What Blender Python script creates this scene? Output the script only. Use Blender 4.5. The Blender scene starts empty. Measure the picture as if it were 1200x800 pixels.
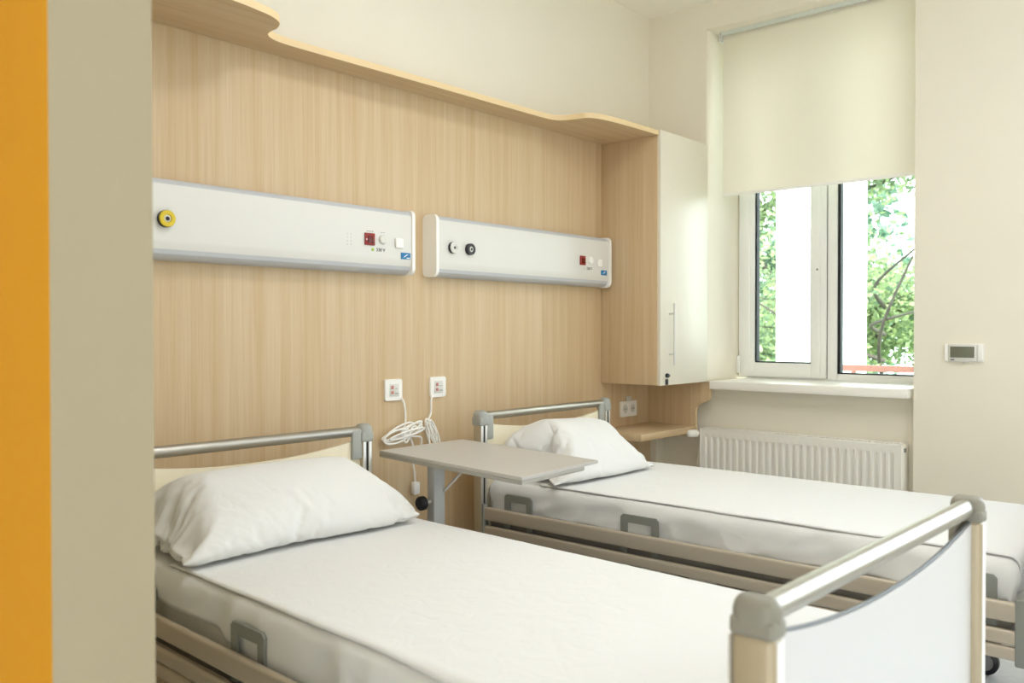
import bpy, bmesh, math, random
from mathutils import Vector, Matrix, noise
random.seed(7)
S = bpy.context.scene
COL = S.collection

# ------------------------------------------------------------------ camera
cd = bpy.data.cameras.new('camera'); cam = bpy.data.objects.new('camera', cd); COL.objects.link(cam)
yaw, pit, rol = 0.8509, -0.0133, -0.0007
F = Vector((math.sin(yaw)*math.cos(pit), math.cos(yaw)*math.cos(pit), math.sin(pit)))
R = Vector((math.cos(yaw), -math.sin(yaw), 0)); U = R.cross(F)
R2 = R*math.cos(rol) + U*math.sin(rol); U2 = -R*math.sin(rol) + U*math.cos(rol)
m = Matrix((R2, U2, -F)).transposed().to_4x4(); m.translation = (0, 0, 1.25)
cam.matrix_world = m
cd.sensor_width = 36; cd.lens = 30.478; cd.clip_start = .02; cd.clip_end = 200
cd.dof.use_dof = True; cd.dof.focus_distance = 3.5; cd.dof.aperture_fstop = 4.0
S.camera = cam

# ------------------------------------------------------------------ colour management, sky, sun, lamps
vs = S.view_settings
vs.view_transform = 'Standard'; vs.look = 'None'; vs.gamma = 1; vs.use_curve_mapping = False
vs.exposure = 0.07
SKY = 7.0; SUN = 11.0; LAMP1 = 11.0; FILL_LAMP = 6.0; DAY = 40.0; FILL_BACK = 9.0; FILL_LEFT = 39.0
w = bpy.data.worlds.new('sky'); S.world = w; w.use_nodes = True
bg = w.node_tree.nodes['Background']; bg.inputs[0].default_value = (.86, .94, 1, 1); bg.inputs[1].default_value = SKY
sd = bpy.data.lights.new('sun', 'SUN'); sd.energy = SUN; sd.angle = .01; sd.color = (1, .95, .84)
so = bpy.data.objects.new('sun', sd); COL.objects.link(so)
so.rotation_euler = Vector((.45, .6, -.8)).to_track_quat('-Z', 'Y').to_euler()
def area(name, loc, d, sx, sy, e, c):
    l = bpy.data.lights.new(name, 'AREA'); l.shape = 'RECTANGLE'; l.size = sx; l.size_y = sy; l.energy = e; l.color = c
    o = bpy.data.objects.new(name, l); COL.objects.link(o); o.location = loc
    o.rotation_euler = Vector(d).to_track_quat('-Z', 'Y').to_euler(); return o
WARM = (.88, .89, 1.0)
area('ceiling_lamp_light', (1.95, 1.15, 2.965), (0, 0, -1), .55, .55, LAMP1, WARM)
area('ceiling_lamp_light', (2.7, -.3, 2.965), (0, 0, -1), .55, .55, FILL_LAMP, WARM)  # added lamp, brightens the radiator and the window wall
# daylight through the second window of the same wall, right of the frame
area('daylight_and_fill', (4.45, -.75, 1.92), (-1, 0.0, -.15), 1.9, 1.9, DAY, (.69, .80, 1))

# added fill from behind the camera; that wall has no window
area('daylight_and_fill', (1.6, -2.80, 1.45), (0, 1, 0), 4.2, 2.7, FILL_BACK, (.81, .86, 1))
# added unseen fill from the left, brightening faces turned that way
area('left_fill_light', (-1.62, -1.2, 1.32), (1, 0, 0), 3.2, 2.5, FILL_LEFT, (.83, .87, 1.0))
S.cycles.diffuse_bounces = 10; S.cycles.max_bounces = 14

# ------------------------------------------------------------------ materials
def lin(h):
    if isinstance(h, str):
        h = [int(h[i:i+2], 16) for i in (0, 2, 4)]
    return tuple(((c/255)/12.92 if c/255 <= .04045 else ((c/255+.055)/1.055)**2.4) for c in h) + (1,)
def mat(name, col, rough=.5, metal=0, spec=.5, **kw):
    M = bpy.data.materials.new(name); M.use_nodes = True
    b = M.node_tree.nodes['Principled BSDF']
    b.inputs['Base Color'].default_value = lin(col); b.inputs['Roughness'].default_value = rough
    b.inputs['Metallic'].default_value = metal; b.inputs['Specular IOR Level'].default_value = spec
    for k, v in kw.items(): b.inputs[k].default_value = v
    return M
def nz(M, scale, amt, bump=0, detail=3, c2=None, co='Object', dist=.002):
    """mottle the base colour and add fine relief with a stretched noise"""
    nt = M.node_tree; b = nt.nodes['Principled BSDF']
    tc = nt.nodes.new('ShaderNodeTexCoord'); mp = nt.nodes.new('ShaderNodeMapping'); mp.inputs['Scale'].default_value = scale
    n = nt.nodes.new('ShaderNodeTexNoise'); n.inputs['Scale'].default_value = 1; n.inputs['Detail'].default_value = detail
    nt.links.new(tc.outputs[co], mp.inputs[0]); nt.links.new(mp.outputs[0], n.inputs['Vector'])
    if amt:
        base = b.inputs['Base Color'].default_value[:]
        r = nt.nodes.new('ShaderNodeValToRGB')
        r.color_ramp.elements[0].position = .3; r.color_ramp.elements[1].position = .7
        r.color_ramp.elements[0].color = lin(c2) if c2 else tuple(c*(1-amt) for c in base[:3]) + (1,)
        r.color_ramp.elements[1].color = base
        nt.links.new(n.outputs[0], r.inputs[0]); nt.links.new(r.outputs[0], b.inputs['Base Color'])
    if bump:
        bp = nt.nodes.new('ShaderNodeBump'); bp.inputs['Strength'].default_value = bump; bp.inputs['Distance'].default_value = dist
        nt.links.new(n.outputs[0], bp.inputs['Height']); nt.links.new(bp.outputs[0], b.inputs['Normal'])
    return M
def wood(name, scale, tone=1.0):
    """pale oak laminate: fine streaks along one axis, plus broad bands"""
    M = mat(name, 'dcc399', .45, spec=.35); nt = M.node_tree; b = nt.nodes['Principled BSDF']
    tc = nt.nodes.new('ShaderNodeTexCoord')
    outs = []
    for k, (mul, det) in enumerate(((1, 4), (.16, 3))):
        mp = nt.nodes.new('ShaderNodeMapping'); mp.inputs['Scale'].default_value = [s*mul for s in scale]
        n = nt.nodes.new('ShaderNodeTexNoise'); n.inputs['Scale'].default_value = 1; n.inputs['Detail'].default_value = det
        n.inputs['Roughness'].default_value = .65; n.inputs['Distortion'].default_value = .25
        nt.links.new(tc.outputs['Object'], mp.inputs[0]); nt.links.new(mp.outputs[0], n.inputs['Vector']); outs.append(n)
    r1 = nt.nodes.new('ShaderNodeValToRGB'); r1.color_ramp.elements[0].position = .30; r1.color_ramp.elements[1].position = .66
    r1.color_ramp.elements[0].color = lin('cbb491'); r1.color_ramp.elements[1].color = lin('d5c09f')
    r2 = nt.nodes.new('ShaderNodeValToRGB'); r2.color_ramp.elements[0].position = .35; r2.color_ramp.elements[1].position = .65
    r2.color_ramp.elements[0].color = lin('f4ece0'); r2.color_ramp.elements[1].color = (1, 1, 1, 1)
    mx = nt.nodes.new('ShaderNodeMix'); mx.data_type = 'RGBA'; mx.blend_type = 'MULTIPLY'; mx.inputs[0].default_value = 1
    nt.links.new(outs[0].outputs[0], r1.inputs[0]); nt.links.new(outs[1].outputs[0], r2.inputs[0])
    nt.links.new(r1.outputs[0], mx.inputs[6]); nt.links.new(r2.outputs[0], mx.inputs[7])
    nt.links.new(mx.outputs[2], b.inputs['Base Color'])
    bp = nt.nodes.new('ShaderNodeBump'); bp.inputs['Strength'].default_value = .12; bp.inputs['Distance'].default_value = .001
    nt.links.new(outs[0].outputs[0], bp.inputs['Height']); nt.links.new(bp.outputs[0], b.inputs['Normal'])
    return M
M = {}
M['wood'] = wood('oak_laminate_vertical', (150, 150, 2.6))
M['wood_x'] = wood('oak_laminate_lengthwise', (2.6, 150, 150))
M['wood_edge'] = mat('oak_edge_band', 'e6cda0', .45)
M['cream'] = nz(mat('cream_wall_paint', 'ece7d8', .85, spec=.2), (3, 3, 3), .02, .05)
M['recess'] = M['cream']
M['reveal'] = nz(mat('daylit_reveal_plaster', 'f0eadc', .8, spec=.2), (4, 4, 4), .02, .05)
M['ceil'] = nz(mat('ceiling_paint', 'f6f3ea', .9, spec=.2), (3, 3, 3), .02, .04)
M['beige'] = nz(mat('shaded_beige_wall_end', 'aa9f85', .8, spec=.2), (3, 3, 3), .03, .05)  # beige darkened, weak light on the wall end put into the colour
M['orange'] = nz(mat('orange_wall_paint', 'e0a01f', .7, spec=.3), (3, 3, 3), .04, .05)
M['vinyl'] = nz(mat('pale_vinyl_floor', 'e6eaed', .35, spec=.5), (30, 30, 30), .08, .02)
M['white'] = mat('white_plastic', 'f4f3ee', .4)
M['whitepaint'] = mat('white_enamel', 'f3f1ea', .35)
M['pvc'] = mat('white_pvc', 'f1f2f0', .35)
M['fascia'] = mat('white_powder_coat', 'dcdbd5', .4)
M['diff'] = mat('grey_translucent_diffuser', 'c2c5c9', .5)
M['gasket'] = mat('black_rubber', '101a1a', .6)
M['black'] = mat('black_plastic', '15161a', .4)
M['doorwhite'] = mat('ivory_laminate', 'e3decf', .4)
M['sheet'] = nz(mat('white_cotton', 'e1e1df', .9, spec=.15, **{'Sheen Weight': .15}), (700, 700, 700), .03, .08, 2, dist=.0005)
nt = M['sheet'].node_tree; bs_ = nt.nodes['Principled BSDF']; old = bs_.inputs['Normal'].links[0].from_node
tc = nt.nodes.new('ShaderNodeTexCoord'); n2 = nt.nodes.new('ShaderNodeTexNoise'); n2.inputs['Scale'].default_value = 13; n2.inputs['Detail'].default_value = 2.5; n2.inputs['Distortion'].default_value = 1.2
b2 = nt.nodes.new('ShaderNodeBump'); b2.inputs['Strength'].default_value = .35; b2.inputs['Distance'].default_value = .006
nt.links.new(tc.outputs['Object'], n2.inputs['Vector']); nt.links.new(n2.outputs[0], b2.inputs['Height']); nt.links.new(old.outputs[0], b2.inputs['Normal']); nt.links.new(b2.outputs[0], bs_.inputs['Normal'])
M['mattress'] = nz(mat('mattress_cover', 'e9e6dd', .85, spec=.2), (300, 300, 300), .04, .1, 2, dist=.0005)
M['bar'] = nz(mat('taupe_powder_coat', 'bdb2a0', .42, metal=.25), (5, 5, 200), .04)
M['alu'] = nz(mat('brushed_aluminium', 'd8d6d0', .34, metal=.7), (3, 300, 300), .06)
M['chrome'] = mat('satin_chrome', 'aeaaa0', .36, metal=.9)
M['post'] = nz(mat('champagne_post_profile', 'b9ac92', .42, metal=.35), (200, 200, 3), .04)
M['cap'] = mat('grey_corner_plastic', '8f8c80', .5)
M['capg'] = mat('grey_corner_plastic_light', 'a6a8a2', .5)
M['hoop'] = mat('grey_hoop_plastic', '84867f', .5)
M['panel'] = mat('cream_bed_panel', 'efe6cd', .4)
M['panelw'] = mat('white_bed_panel', 'd8d8d9', .35)
M['trim'] = mat('dark_grey_edge_trim', '6c6f70', .5)
M['frame'] = mat('bed_frame_steel', '837d73', .5, metal=.3)
M['darksteel'] = mat('bed_mechanism_steel', '3c3934', .55, metal=.3)
M['table'] = nz(mat('light_grey_table_laminate', 'c0bdb7', .38), (60, 60, 60), .03)
M['tableedge'] = mat('grey_table_edge', 'a9a69d', .45)
M['tleg'] = mat('table_leg_coat', 'b9bab8', .4, metal=.3)
M['red'] = mat('red_switch', '8c1d14', .3)
M['dred'] = mat('dark_red_lens', '651510', .25)
M['pink'] = mat('red_marking', 'c9827a', .5)
M['yellow'] = mat('yellow_outlet_ring', 'd8bf1e', .4)
M['lgrey'] = mat('pale_grey_plastic', 'd9d9d2', .4)
M['mgrey'] = mat('mid_grey_print', '8b8b88', .5)
M['ink'] = mat('dark_print', '3c3d3f', .6)
M['blue'] = mat('blue_label', '0f78ad', .4)
M['green'] = mat('green_lamp_lens', 'a6c84a', .4)
M['lcd'] = mat('olive_grey_screen', '6f7262', .25)
M['blind'] = nz(mat('cream_blind_fabric', 'f1ede2', .85, spec=.1), (900, 900, 900), .05, .05)
nt = M['blind'].node_tree; tr = nt.nodes.new('ShaderNodeBsdfTranslucent'); tr.inputs[0].default_value = lin('f4efe6')
mx = nt.nodes.new('ShaderNodeMixShader'); mx.inputs[0].default_value = .45; ou = nt.nodes['Material Output']
nt.links.new(nt.nodes['Principled BSDF'].outputs[0], mx.inputs[1]); nt.links.new(tr.outputs[0], mx.inputs[2]); nt.links.new(mx.outputs[0], ou.inputs[0])
M['headrail'] = mat('pale_green_grey_plastic', 'd9e0d8', .4)
M['rail'] = nz(mat('rust_red_rail', '8f5d50', .6), (20, 20, 20), .15)
M['stucco'] = nz(mat('white_stucco', 'f4f6f2', .9), (30, 30, 30), .03, .2)
M['bark'] = nz(mat('bark', '4c4640', .9), (20, 20, 6), .4, .5)
M['grass'] = nz(mat('grass_ground', '6f8a4c', .95), (3, 3, 3), .4)
M['lampglow'] = mat('lamp_diffuser', 'ffffff', .5)
b = M['lampglow'].node_tree.nodes['Principled BSDF']; b.inputs['Emission Color'].default_value = (1, .95, .87, 1); b.inputs['Emission Strength'].default_value = 6
def glass():
    G = bpy.data.materials.new('window_glass'); G.use_nodes = True; nt = G.node_tree; nt.nodes.clear()
    o = nt.nodes.new('ShaderNodeOutputMaterial'); t = nt.nodes.new('ShaderNodeBsdfTransparent'); g = nt.nodes.new('ShaderNodeBsdfGlossy')
    g.inputs['Roughness'].default_value = .01; t.inputs[0].default_value = (.95, .98, .96, 1)
    f = nt.nodes.new('ShaderNodeFresnel'); f.inputs[0].default_value = 1.45; mx = nt.nodes.new('ShaderNodeMixShader')
    nt.links.new(f.outputs[0], mx.inputs[0]); nt.links.new(t.outputs[0], mx.inputs[1]); nt.links.new(g.outputs[0], mx.inputs[2]); nt.links.new(mx.outputs[0], o.inputs[0])
    return G
M['glass'] = glass()
def leaf(name, c1, c2):
    L = bpy.data.materials.new(name); L.use_nodes = True; nt = L.node_tree; b = nt.nodes['Principled BSDF']; out = nt.nodes['Material Output']
    oi = nt.nodes.new('ShaderNodeNewGeometry'); r = nt.nodes.new('ShaderNodeValToRGB')
    r.color_ramp.elements[0].color = lin(c1); r.color_ramp.elements[1].color = lin(c2)
    nt.links.new(oi.outputs['Random Per Island'], r.inputs[0]); nt.links.new(r.outputs[0], b.inputs['Base Color']); b.inputs['Roughness'].default_value = .5
    t = nt.nodes.new('ShaderNodeBsdfTranslucent'); nt.links.new(r.outputs[0], t.inputs[0])
    mx = nt.nodes.new('ShaderNodeMixShader'); mx.inputs[0].default_value = .45
    nt.links.new(b.outputs[0], mx.inputs[1]); nt.links.new(t.outputs[0], mx.inputs[2]); nt.links.new(mx.outputs[0], out.inputs[0])
    return L
M['leaf'] = leaf('leaf_green', '59755a', 'abbb86')
M['leafd'] = leaf('leaf_blue_green', '4c6e5e', '86a68c')

# ------------------------------------------------------------------ mesh helpers
def BM(): return bmesh.new()
def box(bm, lo, hi, bev=0, seg=2):
    v = [bm.verts.new((x, y, z)) for x in (lo[0], hi[0]) for y in (lo[1], hi[1]) for z in (lo[2], hi[2])]
    fs = [bm.faces.new([v[i] for i in q]) for q in ((0, 1, 3, 2), (4, 6, 7, 5), (0, 4, 5, 1), (2, 3, 7, 6), (0, 2, 6, 4), (1, 5, 7, 3))]
    if bev:
        es = list({e for f in fs for e in f.edges})
        bmesh.ops.bevel(bm, geom=es, offset=bev, segments=seg, profile=.5, affect='EDGES')
    return bm
def tube(bm, pts, r, seg=10, caps=True):
    pts = [Vector(p) for p in pts]; n = len(pts); rs = r if isinstance(r, (list, tuple)) else [r]*n
    rings = []; nrm = None
    for i, p in enumerate(pts):
        t = (pts[min(i+1, n-1)] - pts[max(i-1, 0)]).normalized()
        if nrm is None: nrm = t.orthogonal().normalized()
        else: nrm = (nrm - t*nrm.dot(t)).normalized()
        bi = t.cross(nrm)
        rings.append([bm.verts.new(p + (nrm*math.cos(a) + bi*math.sin(a))*rs[i]) for a in [2*math.pi*k/seg for k in range(seg)]])
    for a, c in zip(rings, rings[1:]):
        for k in range(seg): bm.faces.new((a[k], a[(k+1) % seg], c[(k+1) % seg], c[k]))
    if caps: bm.faces.new(rings[0][::-1]); bm.faces.new(rings[-1])
    return bm
def cyl(bm, p0, p1, r, seg=24, r2=None): return tube(bm, [p0, p1], [r, r if r2 is None else r2], seg)
def lathe(bm, prof, origin, axis, seg=32):
    """prof: (radius, distance along axis) list"""
    a = Vector(axis).normalized(); n = a.orthogonal().normalized(); bi = a.cross(n); o = Vector(origin); rings = []
    for r, h in prof:
        if r < 1e-6: rings.append([bm.verts.new(o + a*h)])
        else: rings.append([bm.verts.new(o + a*h + (n*math.cos(t) + bi*math.sin(t))*r) for t in [2*math.pi*k/seg for k in range(seg)]])
    for p, q in zip(rings, rings[1:]):
        for k in range(seg):
            f = [p[k % len(p)], p[(k+1) % seg % len(p)], q[(k+1) % seg % len(q)], q[k % len(q)]]
            f = [v for i, v in enumerate(f) if v not in f[:i]]
            if len(f) > 2: bm.faces.new(f)
    return bm
def prism(bm, pts, ax, lo, hi):
    """2-D outline swept along axis ax (0, 1 or 2) from lo to hi"""
    def P(p, h):
        q = [p[0], p[1]]; q.insert(ax, h); return q
    a = [bm.verts.new(P(p, lo)) for p in pts]; c = [bm.verts.new(P(p, hi)) for p in pts]; n = len(pts)
    bm.faces.new(a[::-1]); bm.faces.new(c)
    for k in range(n): bm.faces.new((a[k], a[(k+1) % n], c[(k+1) % n], c[k]))
    return bm
def ellipsoid(bm, c, r, u=20, v=12):
    bmesh.ops.create_uvsphere(bm, u_segments=u, v_segments=v, radius=1, matrix=Matrix.Translation(c) @ Matrix.Diagonal((*r, 1)))
    return bm
def spline(pts, sub=6):
    P = [Vector(p) for p in pts]; out = []
    for i in range(len(P)-1):
        p0, p1, p2, p3 = P[max(i-1, 0)], P[i], P[i+1], P[min(i+2, len(P)-1)]
        for k in range(sub):
            t = k/sub
            out.append(.5*((2*p1) + (p2-p0)*t + (2*p0-5*p1+4*p2-p3)*t*t + (3*p1-p0-3*p2+p3)*t**3))
    out.append(P[-1]); return out
def rrect(cx, cy, hx, hy, r, seg=5):
    out = []
    for sx, sy, a0 in ((1, 1, 0), (-1, 1, 90), (-1, -1, 180), (1, -1, 270)):
        for k in range(seg+1):
            a = math.radians(a0 + 90*k/seg); out.append((cx+sx*(hx-r)+r*math.cos(a), cy+sy*(hy-r)+r*math.sin(a)))
    return out
def put(name, bm, m, parent=None, angle=40, smooth=True):
    bmesh.ops.recalc_face_normals(bm, faces=bm.faces[:])
    me = bpy.data.meshes.new(name); bm.to_mesh(me); bm.free()
    ms = m if isinstance(m, (list, tuple)) else [m]
    for x in ms: me.materials.append(x)
    if smooth:
        me.polygons.foreach_set('use_smooth', [True]*len(me.polygons)); me.set_sharp_from_angle(angle=math.radians(angle))
    o = bpy.data.objects.new(name, me); COL.objects.link(o)
    if parent: o.parent = parent
    return o
def tag(o, label, cat, group=None, kind=None):
    if label: o['label'] = label
    if cat: o['category'] = cat
    if group: o['group'] = group
    if kind: o['kind'] = kind
    return o
def thing(name, label, cat, loc=(0, 0, 0), rz=0, group=None):
    o = bpy.data.objects.new(name, None); COL.objects.link(o); o.location = loc; o.rotation_euler = (0, 0, rz); o.empty_display_size = .05
    return tag(o, label, cat, group)
def struct(name, bm, m, **k):
    o = put(name, bm, m, **k); o['kind'] = 'structure'; return o
def text(name, body, size, m, parent, loc, rot, depth=.0004):
    cu = bpy.data.curves.new(name, 'FONT'); cu.body = body; cu.size = size; cu.extrude = depth; cu.align_x = 'CENTER'; cu.align_y = 'CENTER'
    t = bpy.data.objects.new(name, cu); COL.objects.link(t)
    me = bpy.data.meshes.new_from_object(t.evaluated_get(bpy.context.evaluated_depsgraph_get()))
    COL.objects.unlink(t); bpy.data.objects.remove(t)
    me.materials.clear(); me.materials.append(m)
    o = bpy.data.objects.new(name, me); COL.objects.link(o); o.parent = parent; o.location = loc; o.rotation_euler = rot; return o

# ------------------------------------------------------------------ the room
XW = 4.29; YB = 2.70; CZ = 3.0376; NY0, NY1 = 1.2606, 2.345; NZ = 2.898; XO = 4.80
struct('floor', box(BM(), (-1.8, -3, -.12), (XO, 2.9, 0)), M['vinyl'])
struct('ceiling', box(BM(), (-1.8, -3, CZ), (XO, 2.9, CZ+.15)), M['ceil'])
struct('wall_back', box(BM(), (-1.8, YB+.012, 0), (XO, YB+.2, CZ)), M['cream'])
struct('wall_front', box(BM(), (-1.8, -3, 0), (XO, -2.85, CZ)), M['cream'])
struct('wall_outer', box(BM(), (-1.8, -2.85, 0), (-1.65, YB, CZ)), M['cream'])
# window wall: pieces around the two openings, with a shallower radiator recess under each sill
bm = BM()
W2a, W2b = -1.75, .25
for y0, y1, z0, z1, x0 in ((NY1, YB+.012, .93, CZ, XW), (2.66, YB+.012, 0, .93, XW), (W2b, NY0, 0, CZ, XW), (-2.85, W2a, 0, CZ, XW), (NY0, NY1, NZ, CZ, XW), (W2a, W2b, NZ, CZ, XW),
                           (NY0, 2.66, 0, .93, XW+.07), (W2a, W2b, 0, .93, XW+.07)):
    box(bm, (x0, y0, z0), (XO, y1, z1))
wr = struct('wall_right', bm, M['cream'], smooth=False)
# thin skin on the niche reveals, daylight put into its lighter colour
rv = struct('trim_1', box(box(BM(), (XW+.004, NY1-.003, .975), (XO-.02, NY1, NZ)), (XW+.004, NY0, NZ-.003), (XO-.02, NY1, NZ)), M['reveal'], smooth=False)
# partition on the left: beige end, orange far side
bm = BM(); box(bm, (.4346, 1.15, 0), (.568, YB+.012, CZ)); bm.faces.ensure_lookup_table()
bm.normal_update()
for f in bm.faces: f.material_index = 1 if f.calc_center_median().x < .44 else 0
struct('wall_left', bm, [M['beige'], M['orange']], smooth=False)

def window(name, y0, y1, ym, group=None):
    """frame at X 4.66: opening sash (y0..ym, far side) and fixed pane (ym..y1), y0 > ym > y1"""
    X = 4.66; zb, zt = .972, 2.86
    W = bpy.data.objects.new(name, None); COL.objects.link(W); W['kind'] = 'structure'; W.location = (X, (y0+y1)/2, zb)
    def P(n, bm, m, par=W, **k):
        o = put(n, bm, m, par, **k); off = Vector((X, (y0+y1)/2, zb))
        for v in o.data.vertices: v.co -= off
        return o
    fr = BM()
    box(fr, (X+.02, y0-.004, zb), (X+.09, y0+.012, zt), .003); box(fr, (X+.02, y1-.0, zb), (X+.09, y1+.05, zt), .003)
    box(fr, (X+.022, y1+.01, zb), (X+.088, y0, zb+.04), .003); box(fr, (X+.022, y1+.01, zt-.04), (X+.088, y0, zt), .003)
    box(fr, (X+.012, ym-.056, zb+.005), (X+.09, ym-.004, zt-.005), .004)
    P('window_frame', fr, M['pvc'])
    P('seal', box(BM(), (X+.016, ym-.0045, zb+.012), (X+.05, ym+.0006, zt-.01)), M['gasket'])
    s = BM(); st = .095; sb = zb+.012
    for (a, c, e, f) in ((y0-st, y0, sb, zt-.02), (ym, ym+.085, sb, zt-.02)):
        box(s, (X, a, e), (X+.07, c, f), .004)
        box(s, (X-.006, a+.028, e+.02), (X+.03, c-.03, f-.02), .004)
    box(s, (X+.0005, y0-st+.01, sb), (X+.0695, ym+.08, sb+.079), .004); box(s, (X+.0005, y0-st+.01, zt-.10), (X+.0695, ym+.08, zt-.02), .004)
    sash = P('sash', s, M['pvc'])
    g = BM(); ga, gb = y0-st, ym+.085
    box(g, (X+.012, ga-.010, sb+.079), (X+.05, ga+.001, zt-.1)); box(g, (X+.012, gb-.001, sb+.079), (X+.05, gb+.006, zt-.1)); box(g, (X+.012, gb, sb+.078), (X+.05, ga, sb+.086))
    P('gasket', g, M['gasket'], sash)
    P('pane', box(BM(), (X+.030, gb-.004, sb+.07), (X+.036, ga+.004, zt-.095)), M['glass'], sash, smooth=False)
    hp = BM(); box(hp, (X-.010, ym+.026, 1.545), (X-.004, ym+.062, 1.61), .002); P('handle_plate', hp, M['pvc'], sash)
    P('screw', cyl(BM(), (X-.0115, ym+.044, 1.578), (X-.008, ym+.044, 1.578), .006, 12), M['mgrey'], sash)
    P('hinge', box(BM(), (X-.012, y0-.012, 1.0), (X-.001, y0+.008, 1.10), .003), M['pvc'], sash)
    g = BM(); fa = ym-.056
    fz = .04
    box(g, (X+.022, fa-.016, zb+fz), (X+.06, fa+.001, zt-.04)); box(g, (X+.022, y1+.05, zb+fz-.001), (X+.06, fa, zb+fz+.006))
    P('gasket', g, M['gasket'])
    P('pane', box(BM(), (X+.040, y1+.045, zb+.035), (X+.046, fa+.002, zt-.035)), M['glass'], smooth=False)
    P('window_sill', box(BM(), (XW-.035, y1+.004, .927), (X+.03, y0+(-.004 if y0 < 1 else -.028), .972), .006), M['whitepaint'])
    return W
window('window_1', 2.332, NY0+.01, 1.822)
window('window_2', W2b-.013, W2a+.01, -.75)

# roller blind
t = thing('roller_blind', 'cream fabric roller blind half lowered inside the window niche', 'blind', (4.40, 1.79, 2.87))
ob = put('fabric', box(BM(), (-.0006, -.52, -.87), (.0006, .508, .02)), M['blind'], t, smooth=False)
put('roller_tube', cyl(BM(), (.022, -.525, .004), (.022, .525, .004), .021, 20), M['lgrey'], t)
put('headrail', box(BM(), (-.018, -.525, .004), (.0, .515, .027), .003), M['headrail'], t)
put('bottom_bar', box(BM(), (-.006, -.52, -.882), (.006, .508, -.866), .003), M['white'], t)
for y in (.53, -.529): put('bracket', box(BM(), (-.004, y-.004, -.025), (.05, y+.004, .028), .002), M['lgrey'], t)

# ------------------------------------------------------------------ wood panelling, canopy, cabinet, shelf
t = put('wood_cladding', box(BM(), (.5685, YB, 0), (XW, YB+.0115, 2.236)), M['wood'], smooth=False)
tag(t, 'pale oak laminate panelling covering the wall behind both beds', 'wall panel')
edge = [(.569, 2.345), (1.2, 2.345), (1.40, 2.346), (1.504, 2.36), (1.565, 2.376), (1.612, 2.407), (1.635, 2.455), (1.638, 2.495), (1.650, 2.530), (1.685, 2.556), (1.75, 2.569), (1.9, 2.570), (2.4, 2.562), (3.0, 2.558), (3.14, 2.556), (3.205, 2.545), (3.243, 2.51), (3.258, 2.46), (3.272, 2.41), (3.315, 2.378), (3.40, 2.362), (3.55, 2.352), (3.7992, 2.345)]
pts = [tuple(v[:2]) for v in spline([(a, c, 0) for a, c in edge], 6)]
cn = thing('wall_canopy', 'oak laminate ledge with wavy front edge above the wall panelling', 'shelf', (2.2, YB, 2.236))
bm = prism(BM(), [(x-2.2, y-YB) for x, y in pts] + [(1.5992, 0), (-1.631, 0)], 2, 0.0005, .0235)
put('board', bm, M['wood_x'], cn)
bm = BM(); a = [(x-2.2, y-YB) for x, y in pts]
for dz0, dz1 in ((0, .024),):
    v0 = [bm.verts.new((x, y-.0012, dz0)) for x, y in a]; v1 = [bm.verts.new((x, y-.0012, dz1)) for x, y in a]
    v2 = [bm.verts.new((x, y+.0004, dz0)) for x, y in a]; v3 = [bm.verts.new((x, y+.0004, dz1)) for x, y in a]
    for i in range(len(a)-1):
        for p, q in ((v0, v1), (v1, v3), (v3, v2), (v2, v0)): bm.faces.new((p[i], p[i+1], q[i+1], q[i]))
put('edge_band', bm, M['wood_edge'], cn)

cb = thing('wall_cabinet', 'tall wall cabinet with ivory door and oak side, in the corner by the window', 'cabinet', (3.80, 2.70, .966))
L = lambda x, y, z: (x-3.80, y-2.70, z-.966)
def cbox(name, lo, hi, m, par=cb, bev=.0008): return put(name, box(BM(), L(*lo), L(*hi), bev), m, par)
cbox('side_panel', (3.80, 2.352, .967), (3.818, 2.699, 2.258), M['wood'])
cbox('side_panel', (4.271, 2.352, .967), (4.289, 2.699, 2.258), M['wood'])
cbox('bottom_panel', (3.818, 2.354, .967), (4.271, 2.699, .985), M['wood_x'])
cbox('top_panel', (3.818, 2.354, 2.240), (4.271, 2.699, 2.258), M['wood_x'])
cbox('edge_band', (3.7996, 2.351, .967), (3.8184, 2.3522, 2.258), M['wood_edge'])
dr = cbox('door', (3.801, 2.332, .966), (4.287, 2.351, 2.262), M['doorwhite'], bev=.0015)
h = BM()
x = 3.886; y0 = 2.30
cyl(h, L(x, y0, 1.07), L(x, y0, 1.385), .006, 14)
for z in (1.125, 1.332): cyl(h, L(x, y0, z), L(x, 2.333, z), .0045, 12)
ho = put('handle', h, M['alu'], dr); ho['label'] = 'slim brushed steel bar handle'
lk = BM(); lathe(lk, [(0, 0), (.011, 0), (.011, .012), (.008, .016), (0, .016)], L(3.858, 2.332, 1.016), (0, -1, 0), 20)
box(lk, L(3.836, 2.314, 1.011), L(3.868, 2.319, 1.021), .001)
put('lock', lk, M['black'], dr)['label'] = 'black cam lock with key'
lk = BM(); box(lk, L(3.847, 2.325, .968), L(3.869, 2.332, .998), .002); box(lk, L(3.853, 2.323, .974), L(3.863, 2.326, .990), .001)
put('catch', lk, M['black'], dr)

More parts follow.
